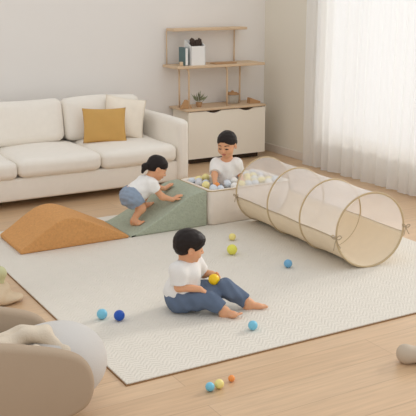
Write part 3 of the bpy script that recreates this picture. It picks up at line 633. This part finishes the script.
# ---- boy in the ball pit
PITF = RZ + .15
def boy_pit():
    pel = V3(3.885, 6.40, PITF + .085); Fd, S, U = frame((-.50, -.866, 0)); SM = V3(3.872, 6.378, .452)
    SR, SL = SM - S * .092, SM + S * .092
    hipR, hipL = pel - S * .05, pel + S * .05
    kR, aR = pel + Fd * .16 - S * .13 + U * (-.03), pel + Fd * .19 + S * .02 - U * .05; kL, aL = pel + Fd * .16 + S * .13 - U * .03, pel + Fd * .13 + S * .0 - U * .05
    eR, wR = V3(3.725, 6.335, .375), V3(3.688, 6.265, .318); eL, wL = V3(3.985, 6.335, .36), V3(3.955, 6.245, .31)
    t = thing('person', 'child in white tee sitting among the balls in the ball pit', 'person', (3.885, 6.40, PITF))
    p = Person((3.55, 6.06, .1), (4.20, 6.58, .80), .0032)
    p.head((3.860, 6.350, .640), unit((-.80, -.56, -.26)), (-.12, -.08, 1), .108, SM + U * .0)
    b = p.b
    b.ell(pel, V3(.08, .095, .08), [Fd, S, U], .03); b.cone(pel, SM - U * .05, .082, .074, .04); b.cone(SR, SL, .04, .04, .04)
    limb(b, [SR, eR, wR], [.033, .027, .02]); limb(b, [SL, eL, wL], [.033, .027, .02])
    limb(b, [hipR, kR, aR], [.06, .042, .026]); limb(b, [hipL, kL, aL], [.06, .042, .026])
    p.hand(wR, (-.25, -.75, -.25), (0.2, -.1, -1), -1, .45, 1.0); p.hand(wL, (-.3, -.8, -.3), (0, -.2, -1), 1, .4, 1.0)
    p.foot(aR, unit((.6, -.35, 0)), (0, 0, 1), 1, .11); p.foot(aL, unit((-.6, -.3, 0)), (0, 0, 1), -1, .11)
    body = b.obj('body', [M['skin'], M['lip'], M['eye'], M['hair']], None, p.face_paint)
    for o in (body, p.hair(None, 'short')): o.parent = t; o.location = -Vector(t.location)
    c = p.new(.004); c.cone(pel - U * .02, SM - U * .05, .104, .09, .04); c.cone(SR + S * .01, SL - S * .01, .053, .053, .045)
    for a_, e_ in ((SR, eR), (SL, eL)): c.cone(a_, mixp(a_, e_, .85), .05, .052, .03, flat=True)
    c.noise(.003, 45, 12); c.cone(SM + U * .035 + Fd * .01, SM + U * .12 + Fd * .02, .05, .066, .006, True)
    o = c.obj('t_shirt', M['tee'], t); o.location = -Vector(t.location)
    c2 = p.new(.004); c2.ell(pel, V3(.098, .11, .09), [Fd, S, U], .03)
    for h_, k_ in ((hipR, kR), (hipL, kL)): c2.cone(h_, mixp(h_, k_, .8), .074, .062, .03, flat=True)
    c2.cut(pel + U * .03, U); c2.cut((0, 0, PITF + .001), (0, 0, -1)); o = c2.obj('shorts', M['denim'], t); o.location = -Vector(t.location)
    return p.b, c
PB, PC = boy_pit()

# ------------------------------------------------------------------ balls
BR = .035
def uv_ball(name, r, m):
    bm = bmesh.new(); bmesh.ops.create_icosphere(bm, subdivisions=3, radius=r)
    return from_bm(name, bm, m, None, True)
proto_mesh = {}
def ball(m, loc, label, group=None, r=BR):
    k = (m, r)
    if k not in proto_mesh:
        o = uv_ball('toy_ball', r, M[m]); proto_mesh[k] = o
    else:
        o = proto_mesh[k].copy(); COL.objects.link(o)
    o.location = loc; o.rotation_euler = (rnd.uniform(0, 3), rnd.uniform(0, 3), 0); tag(o, label, 'ball', group)
    if not group and 'group' in o: del o['group']
    return o
zr = RZ + BR
ball('b_sky', (1.878, 4.554, .046), 'sky blue ball on the rug just left of the royal blue ball', 'loose play balls', .033)
ball('b_dark', (1.959, 4.477, .047), 'royal blue ball on the rug left of the sitting child', 'loose play balls', .034)
ball('b_lime', (3.247, 5.258, .053), 'larger lime yellow ball on the rug in front of the ball pit', 'loose play balls', .040)
ball('b_py', (3.445, 5.576, .042), 'small pale yellow ball on the rug nearest the ball pit', 'loose play balls', .029)
ball('b_mid', (3.437, 4.791, .044), 'soft blue ball on the rug beside the tunnel', 'loose play balls', .031)
ball('b_sky', (2.588, 3.949, .042), 'sky blue ball on the rug in front of the sitting child\'s bare feet', 'loose play balls', .029)
ball('b_sky', (1.984, 3.416, .024), 'blue ball on the wood floor, leftmost of the row of three', 'loose play balls', .024)
ball('b_py', (2.040, 3.418, .025), 'yellow ball on the wood floor between the blue and orange balls', 'loose play balls', .025)
ball('b_or', (2.135, 3.453, .018), 'small orange ball on the wood floor, right of the yellow one', 'loose play balls', .018)
ball('b_yel', tuple(HELD), 'bright yellow ball held by the child sitting on the rug', 'loose play balls', .036)
ball('b_or', (3.672, 6.205, .315), 'orange ball under the hand of the child in the pit', 'loose play balls', .026)
PB_LABEL = dict(p_y='pale yellow ball among the balls filling the ball pit', p_b='pale blue ball among the balls filling the ball pit', p_w='white ball among the balls filling the ball pit', p_g='light grey ball among the balls filling the ball pit', p_yy='bright yellow ball among the balls filling the ball pit')
rs = random.Random(11); placed = [(3.672, 6.205, .315, .026)]
def try_ball(x, y, z):
    for (a, b, c, r) in placed:
        if (a - x) ** 2 + (b - y) ** 2 + (c - z) ** 2 < (r + BR) ** 2 * .93: return False
    if min(PB.at((x, y, z)) if all(PB.lo < (x, y, z)) and all((x, y, z) < PB.lo + PB.n * PB.v) else 1, PC.at((x, y, z)) if all(PC.lo < (x, y, z)) and all((x, y, z) < PC.lo + PC.n * PC.v) else 1) < BR - .003: return False
    placed.append((x, y, z, BR)); k = rs.choices(['p_y', 'p_b', 'p_w', 'p_g', 'p_yy'], [38, 28, 18, 8, 8])[0]
    ball(k, (x, y, z), PB_LABEL[k], 'balls in the ball pit'); return True
ix0, ix1, iy0, iy1 = PX0 + wt + BR, PX1 - wt - BR, PY0 + wt + BR, PY1 - wt - BR
for lay, z in enumerate((PITF + BR, PITF + BR + .056, PITF + BR + .110)):
    y = iy0 + (.035 if lay == 1 else 0); r_ = 0
    while y <= iy1 + .001:
        x = ix0 + ((r_ + lay) % 2) * .036
        while x <= ix1 + .001:
            if lay < 2 or rs.random() < .88: try_ball(x + rs.uniform(-.001, .001), y, z + (rs.uniform(-.012, .014) if lay == 2 else 0))
            x += .0715
        y += .063; r_ += 1

# ------------------------------------------------------------------ tunnel
RT = .275
A_ = V3(4.0, 5.965, RT + RZ + .006); D_ = V3(3.95, 4.505, RT + RZ + .006)
tn = thing('play_tunnel', 'see-through mesh play tunnel with beige canvas base lying on the rug', 'play tunnel', tuple(V3(3.985, 5.27, RZ)))
to = V3(3.985, 5.27, RZ)
hoops = [0, .345, .67, 1.0]
def tpt(t, ang, rad):
    c = A_ + (D_ - A_) * t; yw = -.17 * t ** 1.5; return c + rad * (V3(math.cos(ang) * math.cos(yw), math.cos(ang) * math.sin(yw), 0) + V3(0, 0, math.sin(ang)))
def trad(t):
    for i in range(3):
        if hoops[i] <= t <= hoops[i + 1]: u = (t - hoops[i]) / (hoops[i + 1] - hoops[i]); return RT * (1 - .035 * math.sin(PI * u) ** .8)
    return RT
def tsurf(name, a0, a1, m, na, nt=60, solid=0):
    V = []; Fc = []
    for i in range(nt + 1):
        for j in range(na + 1):
            a = a0 + (a1 - a0) * j / na; q = tpt(i / nt, a, trad(i / nt)); 
            V.append(q - to)
    for i in range(nt):
        for j in range(na): a = i * (na + 1) + j; Fc.append((a, a + 1, a + na + 2, a + na + 1))
    o = link_mesh(name, V, Fc, m, tn)
    if solid: md = o.modifiers.new('solid', 'SOLIDIFY'); md.thickness = solid
    return o
SA = math.radians(-8)
tsurf('canvas_base', PI - SA, 2 * PI + SA, M['canvas'], 30, solid=.003)
tsurf('mesh_cover', SA, PI - SA, M['net'], 36)
for t_ in hoops:
    V, Fc = tube_data([tpt(t_, a, RT + .001) - to for a in np.linspace(0, 2 * PI, 65)[:-1]], .0075, 8, True); o = link_mesh('hoop', V, Fc, M['hoop'], tn)
for sgn in (0, 1):
    V, Fc = tube_data([tpt(t_, SA if sgn else PI - SA, trad(t_) + .001) - to for t_ in np.linspace(0, 1, 40)], .0042, 6); link_mesh('seam_piping', V, Fc, M['tie'], tn)
def bow(c, dirv, name='ribbon_tie', s_=1.0):
    c = np.asarray(c); d = unit(dirv); V = []; Fc = []
    paths = [[c, c + s_ * (d * .018 + V3(0, 0, .02)), c + s_ * (d * .034 + V3(0, 0, .012)), c + s_ * (d * .018 - V3(0, 0, .004)), c], [c, c + s_ * (-d * .016 + V3(0, 0, .022)), c + s_ * (-d * .03 + V3(0, 0, .016)), c + s_ * (-d * .016), c],
             [c, c + s_ * (d * .012 + V3(0, 0, -.03)), c + s_ * (d * .03 + V3(0, 0, -.06))], [c, c + s_ * (-d * .006 + V3(0, 0, -.035)), c + s_ * (-d * .012 + V3(0, 0, -.075))]]
    for P in paths:
        v, f = tube_data(spline(P, 5), .0035, 6); n0 = len(V); V += [q for q in v]; Fc += [tuple(x + n0 for x in q) for q in f]
    o = link_mesh(name, [tuple(np.array(v) - to) for v in V], Fc, M['tie'], tn)
bow(tpt(1, PI + .12, RT + .012) + V3(0, -.012, 0), (.7, -.5, 0), s_=1.15); bow(tpt(1, 0, RT + .012) + V3(0, -.012, 0), (.8, -.5, 0), s_=.9); bow(tpt(0, PI + .1, RT + .012) + V3(-.004, -.01, 0), (.7, -.5, 0), s_=.7); bow(tpt(0, .0, RT + .012) + V3(0, -.01, 0), (.7, -.5, 0), s_=1)

# ------------------------------------------------------------------ armchair at the lower left, its cushion and throw
ac = thing('armchair', 'low greige tub armchair with rounded arms at the lower left corner', 'armchair', (.95, 3.62, 0))
AP = [(.42, .57), (.66, .56), (.905, .525), (1.08, .475), (1.19, .435), (1.26, .395), (1.303, .34), (1.322, .27), (1.313, .195), (1.275, .14), (1.20, .11), (.80, .085), (.42, .085)]
for y0, y1 in ((3.30, 3.375), (3.845, 3.92)):
    o = loft('arm', [(x - .95, z) for x, z in spline(AP[:11], 4) + AP[11:]], y0 - 3.62, y1 - 3.62, M['chair'], ac, .03, 0)
cushion('backrest', (.36 - .95, .47 - .95, -.30, .30, .085, .62), M['chair'], ac, .05, (0, 0, 0), 10, 0)
cushion('seat_base', (.44 - .95, 1.16 - .95, -.26, .26, .09, .18), M['chair'], ac, .04, (0, 0, 0), 10, 0)
for x in (.6, 1.05):
    for y in (-.2, .2): tube('leg', [(x - .95, y, 0), (x - .95, y, .03), (x - .95, y, .095)], [.014, .016, .018], M['oak'], ac, 10)
s = SDF((.4, 3.3, .0), (1.6, 3.95, .55), .007)
s.box((.86, 3.61, .27), (.36, .222, .10), .09, k=.01); s.ell((1.235, 3.615, .245), (.265, .225, .205), None, .05)
s.noise(.004, 10, 3); o = s.obj('seat_cushion', M['chaircush'], ac); o.location = (-.95, -3.62, 0)
s = SDF((.6, 3.3, .24), (1.40, 3.95, .62), .007)
for P, r0, r1 in (([(.72, 3.50, .40), (.95, 3.52, .425), (1.10, 3.55, .452), (1.17, 3.53, .44), (1.24, 3.47, .36), (1.27, 3.44, .31)], .035, .03), ([(.80, 3.44, .39), (1.0, 3.44, .385), (1.10, 3.46, .395), (1.17, 3.44, .36)], .032, .025), ([(.74, 3.58, .40), (.92, 3.62, .41), (1.08, 3.62, .425), (1.18, 3.56, .43)], .04, .03)):
    for i in range(len(P) - 1): s.cone(P[i], P[i + 1], r0, r1, .03)
s.noise(.006, 30, 6); tag(s.obj('throw_blanket', M['throw']), 'cream throw blanket bunched up on the greige armchair seat', 'blanket')
# rumpled soft toy beside the rug, and the rounded toy at the right edge
t = thing('soft_toy', 'beige rumpled soft toy with pale green top at the left frame edge', 'soft toy', (1.38, 5.25, 0))
s = SDF((1.1, 4.9, -.02), (1.7, 5.7, .3), .007)
for c, r in (((1.38, 5.26, .06), (.13, .15, .06)), ((1.49, 5.16, .03), (.09, .08, .03)), ((1.44, 5.24, .075), (.07, .09, .05)), ((1.33, 5.12, .06), (.1, .1, .06))): s.ell(c, r, None, .03)
s.noise(.007, 26, 2); s.cut((0, 0, .001), (0, 0, -1)); o = s.obj('body', M['toyb'], t); o.location = (-1.38, -5.25, 0)
s = SDF((1.2, 5.1, .05), (1.65, 5.7, .3), .007); s.ell((1.46, 5.235, .185), (.035, .05, .04), None, .02).cone((1.44, 5.235, .10), (1.455, 5.235, .17), .03, .036, .02); o = s.obj('top_knot', M['toyg'], t); o.location = (-1.38, -5.25, 0); o['label'] = 'pale green top knot'
t = thing('bolster_toy', 'rounded greige bone-shaped toy lying on the wood floor at right frame edge', 'toy', (3.16, 3.13, 0))
s = SDF((2.95, 2.9, -.01), (3.5, 3.35, .16), .005)
s.cone((3.085, 3.165, .05), (3.30, 3.06, .048), .049, .037, .02).ell((3.075, 3.175, .054), (.045, .05, .052), None, .02).ell((3.33, 3.045, .05), (.045, .05, .05), None, .02)
o = s.obj('toy_body', M['greige'], t); o.location = (-3.16, -3.13, 0)
o = tube('yellow_strap', [(3.18 - 3.16, 3.155 - 3.13, .092), (3.24 - 3.16, 3.125 - 3.13, .092), (3.30 - 3.16, 3.095 - 3.13, .088)], .008, M['toyg'], t, 8); o['label'] = 'pale yellow strap'
